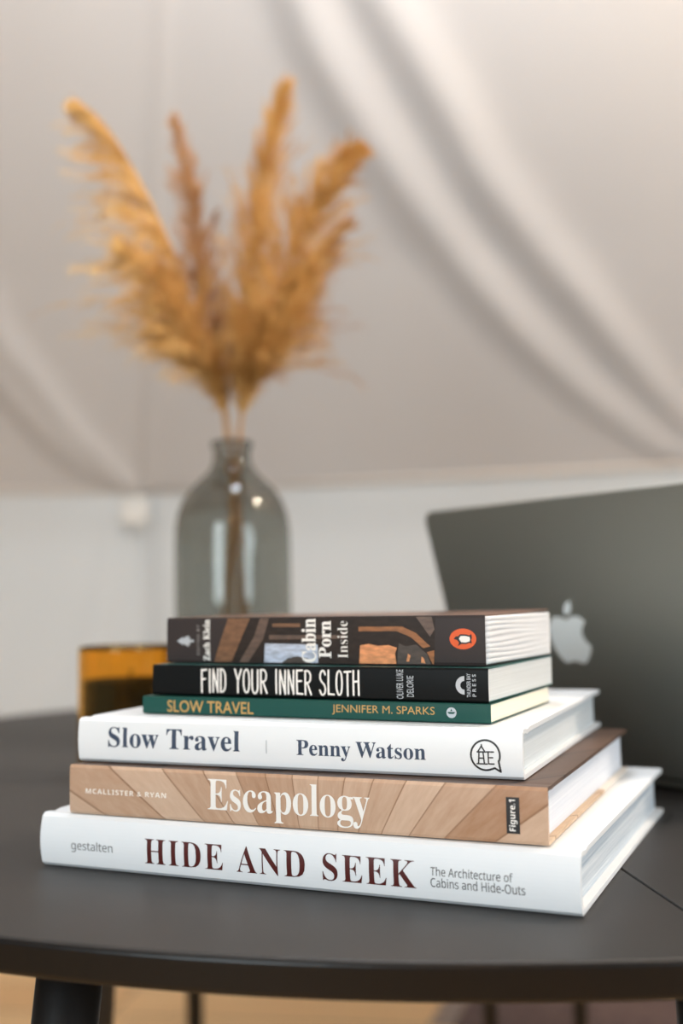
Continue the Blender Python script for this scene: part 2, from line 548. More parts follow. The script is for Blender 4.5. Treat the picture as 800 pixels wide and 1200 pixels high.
def block_bm(L, W, t, th, bulge, ov, ovf, wave=0.0, sig=0, hollow=0.0):
    """page block; sig: number of folded sections showing as ridges at the head and foot"""
    bm = bmesh.new()
    y0 = th + 0.0006; y1 = W - ovf
    ny = 24; nz = max(12, sig * 6 if sig else 12)
    rng = random.Random(int(L * 1e5))
    ph = [rng.uniform(0, 6.28) for _ in range(40)]; am = [rng.uniform(0.5, 1.2) for _ in range(40)]
    g = {}
    for j in range(ny + 1):
        y = y0 + (y1 - y0) * j / ny
        for k in range(nz + 1):
            q = k / nz; z = th + 0.0001 + (t - 2 * th - 0.0002) * q
            x = L - ov; xl = ov
            fq = (1 - j / ny)
            zz = z
            if sig:
                s = q * sig; r = abs((s % 1) - 0.5) * 2
                d = 0.0011 * (r ** 4) * (0.08 + 0.92 * fq ** 1.6) * (0.4 + 0.8 * am[int(min(s, sig - 1e-6)) + 9])
                x -= d; xl += d
                zz += wave * math.sin(j / ny * 5.5 + 0.9 * int(min(s, sig - 1e-6)) + ph[int(min(s, sig - 1e-6))] * 0.35) * am[int(min(s, sig - 1e-6))] * 4 * q * (1 - q)
            yy = y
            if j == ny: yy -= hollow * 4 * q * (1 - q)
            if j == 0: yy -= min(bulge * 4 * q * (1 - q), bulge) * 0.9
            g[j, k, 1] = bm.verts.new((x, yy, zz)); g[j, k, 0] = bm.verts.new((xl, yy, zz))
    for j in range(ny):
        for k in range(nz):
            bm.faces.new((g[j, k, 1], g[j + 1, k, 1], g[j + 1, k + 1, 1], g[j, k + 1, 1]))
            bm.faces.new((g[j, k, 0], g[j, k + 1, 0], g[j + 1, k + 1, 0], g[j + 1, k, 0]))
        for k in (0, nz): bm.faces.new((g[j, k, 0], g[j + 1, k, 0], g[j + 1, k, 1], g[j, k, 1]))
    for k in range(nz):
        for j in (0, ny): bm.faces.new((g[j, k, 0], g[j, k, 1], g[j, k + 1, 1], g[j, k + 1, 0]))
    return bm


BK = [(0.1055, 0.5157, -23.5814, 0.3, 0.2613, 0.0287), (0.0932, 0.5266, -22.673, 0.2668, 0.2402, 0.0266),
      (0.0855, 0.5452, -21.5926, 0.2531, 0.237, 0.0241), (0.0733, 0.568, -24.2108, 0.2083, 0.1212, 0.0098),
      (0.0726, 0.5691, -25.1995, 0.2032, 0.1258, 0.0173), (0.073, 0.5798, -26.4148, 0.1984, 0.1165, 0.0262)]
BZ = [0.0004]
for q in BK: BZ.append(BZ[-1] + q[5] + 0.0005)


def book(i, label):
    x, y, yw, L, W, t = BK[i]; a = R(yw)
    o = thing('book', label, 'book', (x - math.cos(a) * L, y - math.sin(a) * L, TZ + BZ[i]), a, 'books stacked on the table')
    return o, L, W, t


M_WHITE = mat('white cloth cover', (235, 239, 242), 0.5, spec=0.3)
M_WHITE2 = mat('white laminated cover', (236, 240, 243), 0.38, spec=0.4)
I_RED = ink('dark red foil', (84, 30, 26), 0.35); I_GREY = ink('grey ink', (112, 114, 116)); I_DARK = ink('soft black ink', (62, 60, 62))
I_NAVY = ink('navy ink', (52, 68, 92)); I_BLACK = ink('black ink', (30, 30, 32)); I_WHITE = ink('white ink', (246, 243, 238)); I_GOLD = ink('gold ink', (196, 152, 84))
I_PALE = ink('pale grey ink', (186, 192, 198)); I_ORANGE = ink('orange ink', (226, 92, 34)); I_TAN = ink('warm white ink', (250, 242, 232))

# --- thick white hardback at the bottom
b, L, W, t = book(0, 'large white hardback at the bottom of the stack, dark red capitals on its spine')
obj('cover', case_bm(L, W, t, 0.0027, 0.0026, 0.0009, 0.0016), M_WHITE, b, smooth=False, bevel=0.0005)
obj('page_block', block_bm(L, W, t, 0.0027, 0.0026, 0.0045, 0.005, hollow=0.003),
    pages_mat('coated pages', (240, 245, 249), (178, 194, 207), 420, 0.4, 0.42), b)
sp = Spine(b, t, 0.0026)
sp.text('publisher_lettering', 'gestalten', I_GREY, (0.0211, 0.0482, 0.0090, 0.0153), serif='sans')
sp.text('title_lettering', 'HIDE AND SEEK', I_RED, (0.0686, 0.2215, 0.0062, 0.0197), serif=True, gap=1.12, word=1.1, bold=-0.006)
sp.text('subtitle_lettering', 'The Architecture of', I_DARK, (0.2289, 0.2688, 0.0133, 0.0175), serif='sans')
sp.text('subtitle_lettering', 'Cabins and Hide-Outs', I_DARK, (0.2288, 0.2745, 0.0079, 0.0124), serif='sans')


# --- timber-print softcover
def planks(name, cx, cz, k, dark, light, gap, axes='xz', along=60.0):
    """printed photo of timber boards fanning out from a point"""
    m = mat(name, light, 0.42, spec=0.4)
    nt, bs, N, Lk = nodes(m)
    tc = N('ShaderNodeTexCoord'); sx = N('ShaderNodeSeparateXYZ'); Lk(tc.outputs['Object'], sx.inputs[0])

    def mth(op, a, b=None):
        n = N('ShaderNodeMath'); n.operation = op
        for s, v in ((0, a), (1, b)):
            if v is None: continue
            if isinstance(v, (int, float)): n.inputs[s].default_value = v
            else: Lk(v, n.inputs[s])
        return n.outputs[0]
    A = sx.outputs['X']; B = sx.outputs['Z' if axes == 'xz' else 'Y']
    dx = mth('SUBTRACT', A, cx); dz = mth('SUBTRACT', B, cz)
    ang = mth('MULTIPLY', mth('ARCTAN2', dz, dx), k)
    idx = mth('FLOOR', ang); fr = mth('FRACT', ang)
    wn = N('ShaderNodeTexWhiteNoise'); wn.noise_dimensions = '1D'; Lk(idx, wn.inputs['W'])
    rad = mth('SQRT', mth('ADD', mth('MULTIPLY', dx, dx), mth('MULTIPLY', dz, dz)))
    cb = N('ShaderNodeCombineXYZ'); Lk(mth('MULTIPLY', ang, 5.0), cb.inputs[0]); Lk(mth('MULTIPLY', rad, along), cb.inputs[1]); Lk(mth('MULTIPLY', idx, 3.7), cb.inputs[2])
    nz = N('ShaderNodeTexNoise'); nz.inputs['Scale'].default_value = 1.0; nz.inputs['Detail'].default_value = 5; nz.inputs['Roughness'].default_value = 0.65; Lk(cb.outputs[0], nz.inputs['Vector'])
    mixv = mth('ADD', mth('MULTIPLY', wn.outputs['Value'], 0.5), mth('MULTIPLY', nz.outputs[0], 0.55))
    cr = N('ShaderNodeValToRGB'); e = cr.color_ramp.elements
    e[0].position = 0.18; e[0].color = lin(dark); e[1].position = 0.95; e[1].color = lin(light)
    Lk(mixv, cr.inputs[0])
    g = mth('LESS_THAN', fr, 0.045)
    mx = N('ShaderNodeMixRGB'); Lk(mth('MULTIPLY', g, 0.75), mx.inputs[0]); Lk(cr.outputs[0], mx.inputs[1]); mx.inputs[2].default_value = lin(gap)
    Lk(mx.outputs[0], bs.inputs['Base Color'])
    return m


M_WOOD = planks('timber photo', 0.150, -0.066, 6.4, (168, 126, 94), (218, 190, 166), (138, 102, 74))
M_WOODTOP = planks('dark timber photo', 0.05, -0.30, 9.0, (58, 44, 37), (112, 86, 70), (40, 30, 25), 'xy', 30)
M_WOODBACK = planks('pale timber photo', 0.05, -0.2, 9.0, (176, 140, 104), (222, 196, 164), (140, 104, 72), 'xy', 30)
nt, bs, N, Lk = nodes(M_WOODBACK)
tc = N('ShaderNodeTexCoord'); sx = N('ShaderNodeSeparateXYZ'); Lk(tc.outputs['Object'], sx.inputs[0])
gt = N('ShaderNodeMath'); gt.operation = 'GREATER_THAN'; gt.inputs[1].default_value = 0.150; Lk(sx.outputs['Y'], gt.inputs[0])
mx = N('ShaderNodeMixRGB'); old = bs.inputs['Base Color'].links[0].from_socket
Lk(gt.outputs[0], mx.inputs[0]); Lk(old, mx.inputs[1]); mx.inputs[2].default_value = lin((236, 228, 216)); Lk(mx.outputs[0], bs.inputs['Base Color'])
b, L, W, t = book(1, 'hardback with pale timber plank photo on its spine, second from stack bottom')
obj('cover', case_bm(L, W, t, 0.0019, 0.0004, 0.0003, 0.0008, mats=True), [M_WOOD, M_WOODBACK, M_WOODTOP], b, bevel=0.0003)
obj('page_block', block_bm(L, W, t, 0.0019, 0.0004, 0.0034, 0.005, hollow=0.001),
    pages_mat('bright pages', (236, 240, 246), (214, 220, 230), 900, 0.25), b)
sp = Spine(b, t, 0.0004)
sp.text('author_lettering', 'MCALLISTER & RYAN', I_TAN, (0.0108, 0.0620, 0.0113, 0.0140), serif='bold', gap=1.15)
sp.text('title_lettering', 'Escapology', I_WHITE, (0.0873, 0.1783, 0.0021, 0.0226), serif=True, bold=-0.004, gap=0.96)
sp.put('logo_box', poly_bm([[(0.2471, 0.0047), (0.2535, 0.0047), (0.2535, 0.0215), (0.2471, 0.0215)]]), I_BLACK, 0.0001)
sp.put('logo_lettering', text_bm('Figure.1', rot=True, serif='bold'), I_WHITE, 0.0002, (0.2483, 0.2524, 0.0059, 0.0204))

# --- white travel hardback
b, L, W, t = book(2, 'white hardback with navy serif title and speech-bubble mark, third from stack bottom')
obj('cover', case_bm(L, W, t, 0.0024, 0.0014, 0.0008, 0.0018), M_WHITE2, b, bevel=0.0005)
obj('page_block', block_bm(L, W, t, 0.0024, 0.0014, 0.0035, 0.0045, hollow=0.002),
    pages_mat('uncoated pages', (224, 232, 236), (204, 212, 216), 700, 0.3), b)
sp = Spine(b, t, 0.0014)
sp.text('title_lettering', 'Slow Travel', I_NAVY, (0.0199, 0.1015, 0.0085, 0.0196), serif=True, bold=0.002, gap=1.03)
sp.put('divider_rule', poly_bm([[(0.1168, 0.0083), (0.1174, 0.0083), (0.1174, 0.0152), (0.1168, 0.0152)]]), I_PALE)
sp.text('author_lettering', 'Penny Watson', I_NAVY, (0.1344, 0.2044, 0.0058, 0.0159), serif=True, bold=0.002)
cx, cz, r = 0.2347, 0.0115, 0.0072
ring = ell(cx, cz, r, r, 40, -22, 304)
st = [ring[::-1] and [(cx + r * math.cos(R(a)), cz + r * math.sin(R(a))) for a in range(-20, 300, 8)] + [(cx + r * 0.62, cz - r * 0.84), (cx + r * 1.02, cz - r * 1.08), (cx + r * 0.90, cz - r * 0.36)]]
sc = 0.0012
def L_(pts): return [(cx + x * sc, cz + z * sc) for x, z in pts]
st2 = [L_([(-3.2, 1.2), (-1.6, 3.6), (-0.2, 1.4)]), L_([(-3.4, 1.3), (0.2, 1.3)]), L_([(-2.6, 1.2), (-2.9, -3.4)]), L_([(-0.9, 1.2), (-0.5, -3.4)]),
       L_([(-3.6, -3.5), (0.6, -3.5)]), L_([(-1.6, 3.6), (-1.6, 4.2)]), L_([(-2.6, -1.2), (-0.8, -1.2)]),
       L_([(1.2, 1.2), (1.2, -3.4)]), L_([(0.6, 1.4), (3.4, 1.4)]), L_([(1.2, -0.9), (3.0, -0.9)]), L_([(1.2, -3.4), (3.5, -3.4)])]
sp.put('speech_bubble_mark', stroke_bm(st, 0.00095), I_BLACK)
sp.put('house_mark', stroke_bm(st2, 0.0007), I_BLACK)

# --- thin green paperback
M_GREEN = mat('green card cover', (22, 74, 66), 0.42, spec=0.25)
b, L, W, t = book(3, 'thin green paperback with gold capitals on its spine, fourth from the bottom')
obj('cover', case_bm(L, W, t, 0.0005, 0.0002, 0, 0.0004), M_GREEN, b)
obj('page_block', block_bm(L, W, t, 0.0005, 0.0, 0.0004, 0.0006), pages_mat('cream pages', (246, 240, 222), (232, 225, 206), 900, 0.2), b)
sp = Spine(b, t, 0.0002)
sp.text('title_lettering', 'SLOW TRAVEL', I_GOLD, (0.0168, 0.0728, 0.0011, 0.0078), bold=0.008)
sp.text('author_lettering', 'JENNIFER M. SPARKS', I_GOLD, (0.1206, 0.1786, 0.0024, 0.0077))
cx, cz = 0.1876, 0.0050
sp.put('publisher_mark', poly_bm([[0] + ell(cx, cz, 0.0027, 0.0027)]), I_PALE, 0.0001)
sp.put('publisher_mark', poly_bm([[(cx - 0.0022, cz + 0.0004), (cx + 0.0022, cz + 0.0004), (cx + 0.0012, cz - 0.0006), (cx - 0.0012, cz - 0.0006)],
                                  [(cx - 0.0006, cz + 0.0008), (cx + 0.0006, cz + 0.0008), (cx, cz + 0.002)]]), M_GREEN, 0.0002)

# --- black paperback
M_INK = mat('black gloss card cover', (6, 9, 10), 0.4, spec=0.18)
M_TEAL = mat('teal cover edge', (40, 92, 88), 0.35)
b, L, W, t = book(4, 'black paperback with tall white hand-lettered spine capitals, second from stack top')
obj('cover', case_bm(L, W, t, 0.0005, 0.0003, 0, 0.0005, mats=True), [M_INK, M_TEAL, M_TEAL], b)
obj('page_block', block_bm(L, W, t, 0.0005, 0.0, 0.0004, 0.0006), pages_mat('grey-white pages', (222, 227, 228), (200, 204, 204), 800, 0.35), b)
sp = Spine(b, t, 0.0003)
GL = {'F': [[(.12, 0), (.1, 1)], [(.1, .97), (.95, 1)], [(.1, .56), (.75, .6)]],
      'I': [[(.5, 0), (.5, 1)]],
      'N': [[(.08, 0), (.1, 1)], [(.1, 1), (.88, .03)], [(.88, 0), (.92, 1)]],
      'D': [[(.1, 0), (.12, 1)], [(.0, .99), (.5, .97), (.85, .78), (.93, .5), (.85, .2), (.5, .02), (.02, .01)]],
      'Y': [[(.02, 1), (.5, .52)], [(1, 1), (.5, .52)], [(.5, .55), (.47, 0)]],
      'O': [[(.5, 1), (.2, .9), (.06, .6), (.08, .28), (.28, .04), (.56, 0), (.82, .12), (.94, .42), (.9, .75), (.72, .95), (.5, 1)]],
      'U': [[(.06, 1), (.08, .25), (.28, .03), (.55, 0), (.8, .1), (.92, .3), (.94, 1)]],
      'R': [[(.1, 0), (.1, 1)], [(.02, .98), (.55, .99), (.88, .85), (.9, .68), (.7, .53), (.12, .47)], [(.4, .5), (.98, .0)]],
      'E': [[(.12, 0), (.1, 1)], [(.1, .98), (.95, 1)], [(.1, .53), (.8, .55)], [(.1, .02), (.98, 0)]],
      'S': [[(.92, .84), (.72, .98), (.4, 1), (.14, .86), (.12, .68), (.36, .54), (.7, .44), (.92, .28), (.86, .1), (.6, 0), (.3, .01), (.04, .18)]],
      'L': [[(.12, 1), (.1, 0)], [(.1, .02), (.98, .0)]],
      'T': [[(.5, 0), (.5, 1)], [(0, .98), (1, 1)]],
      'H': [[(.1, 0), (.1, 1)], [(.92, 0), (.9, 1)], [(.1, .54), (.92, .57)]]}
ST = []
for wd, x0, x1 in (('FIND', 0.0332, 0.0495), ('YOUR', 0.0553, 0.0758), ('INNER', 0.0809, 0.1032), ('SLOTH', 0.1083, 0.1318)):
    units = [0.4 if c == 'I' else 1.0 for c in wd]; gp = 0.32
    un = (x1 - x0) / (sum(units) + gp * (len(wd) - 1)); x = x0
    for c, u in zip(wd, units):
        jig = (len(ST) * 37 % 5 - 2) * 0.00012
        for pl in GL[c]:
            if len(pl) > 4: pl = [(p.x, p.y) for p in smooth_path([Vector((a, z, 0)) for a, z in pl], 28)]
            ST.append([(x + px * un * u, 0.0022 + jig + pz * 0.0128) for px, pz in pl])
        x += un * (u + gp)
sp.put('title_lettering', stroke_bm(ST, 0.00105), I_WHITE)
sp.put('author_lettering', text_bm('OLIVER LUKE', rot=True, bold=0.0), I_PALE, rect=(0.1532, 0.1570, 0.0010, 0.0162))
sp.put('author_lettering', text_bm('DELORIE', rot=True, bold=0.0), I_PALE, rect=(0.1590, 0.1628, 0.0022, 0.0130))
cx, cz = 0.1906, 0.0086
arc = []
for k in range(14):
    a, a2 = 90 + 180 * k / 14, 90 + 180 * (k + 1) / 14
    arc.append([(cx + q * math.cos(R(w_)), cz + q * math.sin(R(w_))) for q, w_ in ((0.0022, a), (0.0047, a), (0.0047, a2), (0.0022, a2))])
sp.put('sun_mark', poly_bm(arc), I_PALE)
sp.put('publisher_lettering', text_bm('THUNDER BAY', rot=True, bold=0.01), I_PALE, rect=(0.1918, 0.1940, 0.0026, 0.0146))
sp.put('publisher_lettering', text_bm('P R E S S', rot=True, bold=0.01), I_PALE, rect=(0.1948, 0.1968, 0.0030, 0.0142))

# --- photo-cover paperback on top
M_SLATE = mat('slate card cover', (56, 49, 48), 0.42, spec=0.25)
M_COVTOP = mat('brown photo cover', (120, 92, 76), 0.3, spec=0.5)
noise_var(M_COVTOP, (70, 50, 40), (140, 106, 88), (18, 30, 1), 4, 0.35, 0.65)
b, L, W, t = book(5, 'thick paperback on top of the stack, cabin photo and oval orange mark on spine')
bm = case_bm(L, W, t, 0.0005, 0.0003, 0, 0.0005, mats=True)
# the top cover springs up a little towards its fore-edge corner
for v in bm.verts:
    if v.co.z > t - 0.001 and v.co.y > 0.02: v.co.z += 0.0013 * (v.co.y / W) ** 2 * (v.co.x / L) ** 2
obj('cover', bm, [M_SLATE, M_SLATE, M_COVTOP], b)
obj('page_block', block_bm(L, W, t, 0.0005, 0.0, -0.0010, 0.0006, wave=0.0008, sig=9),
    pages_mat('thick white pages', (236, 238, 240), (214, 217, 220), 500, 0.25), b, smooth=True)
sp = Spine(b, t, 0.0003)
PM = [mat('printed dark timber', (44, 33, 28), 0.45, spec=0.25), mat('printed brown beam', (122, 86, 58), 0.38), mat('printed window sky', (186, 196, 214), 0.38),
      mat('printed leaves', (72, 62, 56), 0.38), mat('printed sunset', (220, 150, 100), 0.38), mat('printed grey boards', (96, 76, 64), 0.38), mat('printed amber beam', (150, 96, 52), 0.38)]
zt = t - 0.0006; zb = 0.0006
for m_ in PM:
    c_ = [int(255 * (v ** (1 / 2.2))) for v in m_.node_tree.nodes['Principled BSDF'].inputs['Base Color'].default_value[:3]]
    noise_var(m_, [v * 0.88 for v in c_], [min(255, v * 1.1) for v in c_], (160, 1, 420), 5, 0.35, 0.65)


def pq(lift, polys, nm):
    for q_ in polys: sp.put(nm, poly_bm([[0] + q_[1:]]), PM[q_[0]], lift)
pq(0.00008, [[0, (0.0335, zb), (0.1700, zb), (0.1712, zt), (0.0440, zt)]], 'spine_photo')
pq(0.00014, [[1, (0.0328, zb), (0.0447, zb), (0.0574, zt), (0.0425, zt)],
             [5, (0.0500, zb), (0.0560, zb), (0.0660, 0.0135), (0.0700, zt), (0.0640, zt), (0.0600, 0.0150)],
             [5, (0.0700, 0.0135), (0.1180, 0.0140), (0.1180, 0.0160), (0.0700, 0.0160)],
             [1, (0.0720, 0.0205), (0.0900, 0.0205), (0.0900, 0.0225), (0.0720, 0.0225)],
             [2, (0.0664, zb), (0.1010, zb), (0.1010, 0.0108), (0.0672, 0.0113)],
             [6, (0.1262, 0.0180), (0.1490, 0.0180), (0.1570, 0.0148), (0.1640, 0.0090), (0.1680, 0.0100), (0.1600, 0.0170), (0.1520, 0.0205), (0.1262, 0.0205)],
             [4, (0.1262, zb), (0.1482, zb), (0.1476, 0.0060), (0.1488, 0.0092), (0.1440, 0.0106), (0.1380, 0.0102), (0.1320, 0.0112), (0.1270, 0.0104)],
             [3, (0.1488, zb), (0.1680, zb), (0.1660, 0.0060), (0.1600, 0.0110), (0.1540, 0.0100), (0.1500, 0.0115), (0.1492, 0.0070)],
             [6, (0.1690, zb), (0.1698, zb), (0.1702, 0.0080), (0.1660, 0.0070)],
             [5, (0.1600, zt), (0.1690, zt), (0.1706, 0.0190), (0.1680, 0.0150)],
             ], 'spine_photo')
pq(0.00018, [[3, (0.0780, zb), (0.0960, zb), (0.0950, 0.0030), (0.0880, 0.0042), (0.0820, 0.0032)],
             [4, (0.1540, 0.0020), (0.1556, 0.0018), (0.1566, 0.0050), (0.1552, 0.0060)], [4, (0.1625, 0.0014), (0.1650, 0.0010), (0.1640, 0.0040), (0.1628, 0.0046)]], 'spine_photo')
# tree mark, lying on its side with its tip to the left
z0 = 0.0126
sp.put('tree_mark', poly_bm([[(0.0072, z0), (0.0118, z0 - 0.0026), (0.0112, z0 - 0.0014), (0.0156, z0 - 0.0034), (0.0150, z0 - 0.0012), (0.0164, z0 - 0.0026), (0.0164, z0 - 0.0006),
                              (0.0190, z0 - 0.0007), (0.0190, z0 + 0.0007), (0.0164, z0 + 0.0006), (0.0164, z0 + 0.0026), (0.0150, z0 + 0.0012), (0.0156, z0 + 0.0034), (0.0112, z0 + 0.0014), (0.0118, z0 + 0.0026)]]), I_PALE)
sp.put('credit_lettering', text_bm('EDITED BY', rot=True, gap=1.15), ink('light grey ink', (150, 146, 144)), rect=(0.0211, 0.0230, 0.0046, 0.0222))
sp.put('author_lettering', text_bm('Zach Klein', rot=True, serif=True, bold=0.012), I_WHITE, rect=(0.0256, 0.0302, 0.0012, 0.0250))
sp.put('title_lettering', text_bm('Cabin', rot=True, serif=True, bold=0.012), I_WHITE, 0.00024, (0.0909, 0.1000, 0.0008, 0.0252))
sp.put('title_lettering', text_bm('Porn', rot=True, serif=True, bold=0.012), I_WHITE, 0.00024, (0.1016, 0.1095, 0.0034, 0.0238))
sp.put('title_lettering', text_bm('Inside', rot=True, serif=True, bold=-0.012), I_WHITE, 0.00024, (0.1134, 0.1196, 0.0034, 0.0236))
cx, cz = 0.1863, 0.0139
sp.put('oval_mark', poly_bm([ell(cx, cz, 0.0074, 0.0054)]), I_ORANGE, 0.0001)
k = 0.0047
def pp(l): return [(cx + x * k, cz + z * k) for x, z in l]
sp.put('bird_mark', poly_bm([pp([(-1.0, .10), (-.82, .28), (-.55, .30), (-.30, .52), (.35, .50), (.78, .38), (1.0, .55), (1.08, .12), (.95, -.12), (1.05, -.48), (.75, -.42), (.35, -.56), (-.20, -.55), (-.62, -.78), (-.45, -.42), (-.66, -.12), (-1.05, .0)])]), I_BLACK, 0.0002)
sp.put('bird_mark', poly_bm([pp([(-.45, .02), (-.25, .32), (.30, .34), (.80, .22), (.86, -.02), (.78, -.28), (.30, -.40), (-.18, -.36)])]), I_WHITE, 0.0003)

# ------------------------------------------------------------------ laptop
M_LID = mat('grey aluminium', (143, 145, 139), 0.52, metal=0.9)
M_LOGO = mat('white polycarbonate mark', (228, 236, 238), 0.25)
M_KEY = mat('black keys', (14, 14, 15), 0.5); M_SCREEN = mat('dark screen glass', (8, 8, 10), 0.08)
lp = thing('laptop', 'open grey aluminium laptop seen from behind, standing right of the books', 'laptop', (0.2121, 0.8808, TZ + 0.0005), R(-54.89))
LW, LD, LH, tilt = 0.304, 0.212, 0.213, R(15.7)


def rslab(bm, w, h, t, r=0.010, n=8):
    """rounded slab: x across, y up 0..h, thickness along z 0..t"""
    pts = []
    for cx, cy, a in ((w / 2 - r, r, -90), (w / 2 - r, h - r, 0), (-w / 2 + r, h - r, 90), (-w / 2 + r, r, 180)):
        for i in range(n + 1): pts.append((cx + r * math.cos(R(a + 90 * i / n)), cy + r * math.sin(R(a + 90 * i / n))))
    lo = [bm.verts.new((x, y, 0)) for x, y in pts]; hi = [bm.verts.new((x, y, t)) for x, y in pts]
    bm.faces.new(hi); bm.faces.new(lo[::-1])
    for i in range(len(pts)): j = (i + 1) % len(pts); bm.faces.new((lo[i], lo[j], hi[j], hi[i]))


# base lies on the far side of the lid (local +y)
bm = bmesh.new(); rslab(bm, LW, LD, 0.011)
base_ = obj('base', bm, M_LID, lp, bevel=0.0015); base_.location = (0, 0.002, 0.0012)
for x in (-0.12, 0.12):
    for y in (0.03, 0.18):
        bm = bmesh.new(); tube(bm, [(x, y, -0.0012), (x, y, 0.0004)], 0.006, 16); obj('rubber_foot', bm, M_KEY, base_)
bm = bmesh.new()
for r_ in range(6):
    for c_ in range(14):
        x = -0.134 + c_ * 0.0193; y = 0.028 + r_ * 0.0175
        box(bm, x, x + 0.0165, y, y + 0.015, 0.0111, 0.0118)
obj('keyboard', bm, M_KEY, base_)
bm = bmesh.new(); box(bm, -0.052, 0.052, 0.138, 0.205, 0.0111, 0.0114); obj('trackpad', bm, M_LID, base_, bevel=0.0002)
bm = bmesh.new(); tube(bm, [(-0.12, 0.0, 0.011), (0.12, 0.0, 0.011)], 0.0042, 14); obj('hinge', bm, M_KEY, lp)
# lid: local frame x across, y up the lid, z towards the room (outer face)
bm = bmesh.new(); rslab(bm, LW, LH + 0.004, 0.005)
lid = obj('lid', bm, M_LID, lp, bevel=0.0012)
up = Vector((0, -math.sin(tilt), math.cos(tilt))); nr = Vector((0, -math.cos(tilt), -math.sin(tilt)))
lid.matrix_local = Matrix(((1, 0, 0, 0), (0, up.y, nr.y, -0.003), (0, up.z, nr.z, 0.0105), (0, 0, 0, 1)))
bm = bmesh.new(); rslab(bm, LW - 0.012, LH - 0.012, 0.0008, 0.004); o = obj('screen', bm, M_SCREEN, lid); o.location = (0, 0.008, -0.0007)
# mark on the lid
body = smooth_path([(0, .30, 0), (.16, .37, 0), (.34, .36, 0), (.47, .25, 0)], 14)
bite = [Vector((.39 + .0, .17, 0)), Vector((.335, .07, 0)), Vector((.33, -.03, 0)), Vector((.37, -.13, 0)), Vector((.45, -.20, 0)), Vector((.50, -.225, 0))]
body += smooth_path(bite, 12)
body += smooth_path([(.46, -.33, 0), (.36, -.50, 0), (.24, -.60, 0), (.12, -.585, 0), (0, -.55, 0), (-.12, -.585, 0), (-.24, -.60, 0), (-.38, -.47, 0), (-.49, -.24, 0), (-.52, -.02, 0), (-.47, .20, 0), (-.34, .345, 0), (-.16, .36, 0)], 44)
leaf = smooth_path([(0.0, .40, 0), (.0, .52, 0), (.08, .64, 0), (.20, .70, 0)], 10) + smooth_path([(.205, .60, 0), (.16, .48, 0), (.06, .41, 0)], 8)
bm = bmesh.new()
for pl in (body, leaf):
    lo = [bm.verts.new((p.x * 0.040, p.y * 0.0385, 0)) for p in pl]; hi = [bm.verts.new((p.x * 0.040, p.y * 0.0385, 0.0004)) for p in pl]
    bm.faces.new(hi)
    for i in range(len(pl)): j = (i + 1) % len(pl); bm.faces.new((lo[i], lo[j], hi[j], hi[i]))
o = obj('lid_mark', bm, M_LOGO, lid); o.location = (-0.012, LH / 2 + 0.003, 0.0050); o['label'] = 'white bitten apple mark'

# ------------------------------------------------------------------ glass bottle vase
M_GLASS = bpy.data.materials.new('smoky glass'); M_GLASS.use_nodes = True
nt = M_GLASS.node_tree; nt.nodes.clear()
g = nt.nodes.new('ShaderNodeBsdfGlass'); g.inputs['Color'].default_value = (0.745, 0.75, 0.73, 1); g.inputs['IOR'].default_value = 1.45; g.inputs['Roughness'].default_value = 0.0
oo = nt.nodes.new('ShaderNodeOutputMaterial'); nt.links.new(g.outputs[0], oo.inputs[0])
VC = Vector((-0.1125, 1.15, TZ + 0.0005))
prof = [(0.0, 0.0), (0.050, 0.0), (0.0565, 0.003), (0.0595, 0.009), (0.0597, 0.03), (0.0597, 0.12), (0.0597, 0.205), (0.0590, 0.222), (0.0565, 0.237), (0.0515, 0.251),
        (0.0440, 0.263), (0.0350, 0.272), (0.0265, 0.280), (0.0215, 0.287), (0.0195, 0.294), (0.0190, 0.303), (0.0200, 0.3065), (0.0218, 0.309), (0.0218, 0.3125), (0.0205, 0.314)]
wallt = 0.0026
inner = [(0.0178, 0.3135), (0.0165, 0.309), (0.0165, 0.294), (0.0188, 0.2865), (0.0240, 0.279), (0.0325, 0.2705), (0.0415, 0.261), (0.0490, 0.2495), (0.0540, 0.236), (0.0564, 0.222), (0.0571, 0.205), (0.0571, 0.12), (0.0571, 0.03), (0.0565, 0.012), (0.050, 0.0075), (0.0, 0.0065)]
bm = bmesh.new(); lathe(bm, [(r_, z_ * 0.986) for r_, z_ in prof + inner], 72)
vs = obj('bottle_vase', bm, M_GLASS, smooth=True, loc=VC)
tag(vs, 'tall smoky glass bottle vase holding dried pampas grass, behind the stacked books', 'vase')

# ------------------------------------------------------------------ amber candle jar
M_AMBER = bpy.data.materials.new('amber glass'); M_AMBER.use_nodes = True
nt = M_AMBER.node_tree; nt.nodes.clear()
g = nt.nodes.new('ShaderNodeBsdfGlass'); g.inputs['Color'].default_value = (0.99, 0.78, 0.40, 1); g.inputs['IOR'].default_value = 1.45
oo = nt.nodes.new('ShaderNodeOutputMaterial'); nt.links.new(g.outputs[0], oo.inputs[0])
cj = thing('candle_jar', 'amber glass candle jar with dark wax, half hidden at the left behind the books', 'candle', (-0.181, 0.95, TZ + 0.0005))
bm = bmesh.new()
lathe(bm, [(0, 0), (0.037, 0), (0.0405, 0.003), (0.042, 0.008), (0.042, 0.010), (0.042, 0.012), (0.042, 0.05), (0.042, 0.104), (0.042, 0.1058), (0.0418, 0.1072), (0.0412, 0.1082), (0.0406, 0.1085), (0.0400, 0.1082), (0.0394, 0.1072), (0.0392, 0.1058), (0.0392, 0.104), (0.0392, 0.05), (0.0392, 0.014), (0.0392, 0.012), (0.0390, 0.010), (0.036, 0.006), (0, 0.006)], 64)
obj('jar', bm, M_AMBER, cj, smooth=True)
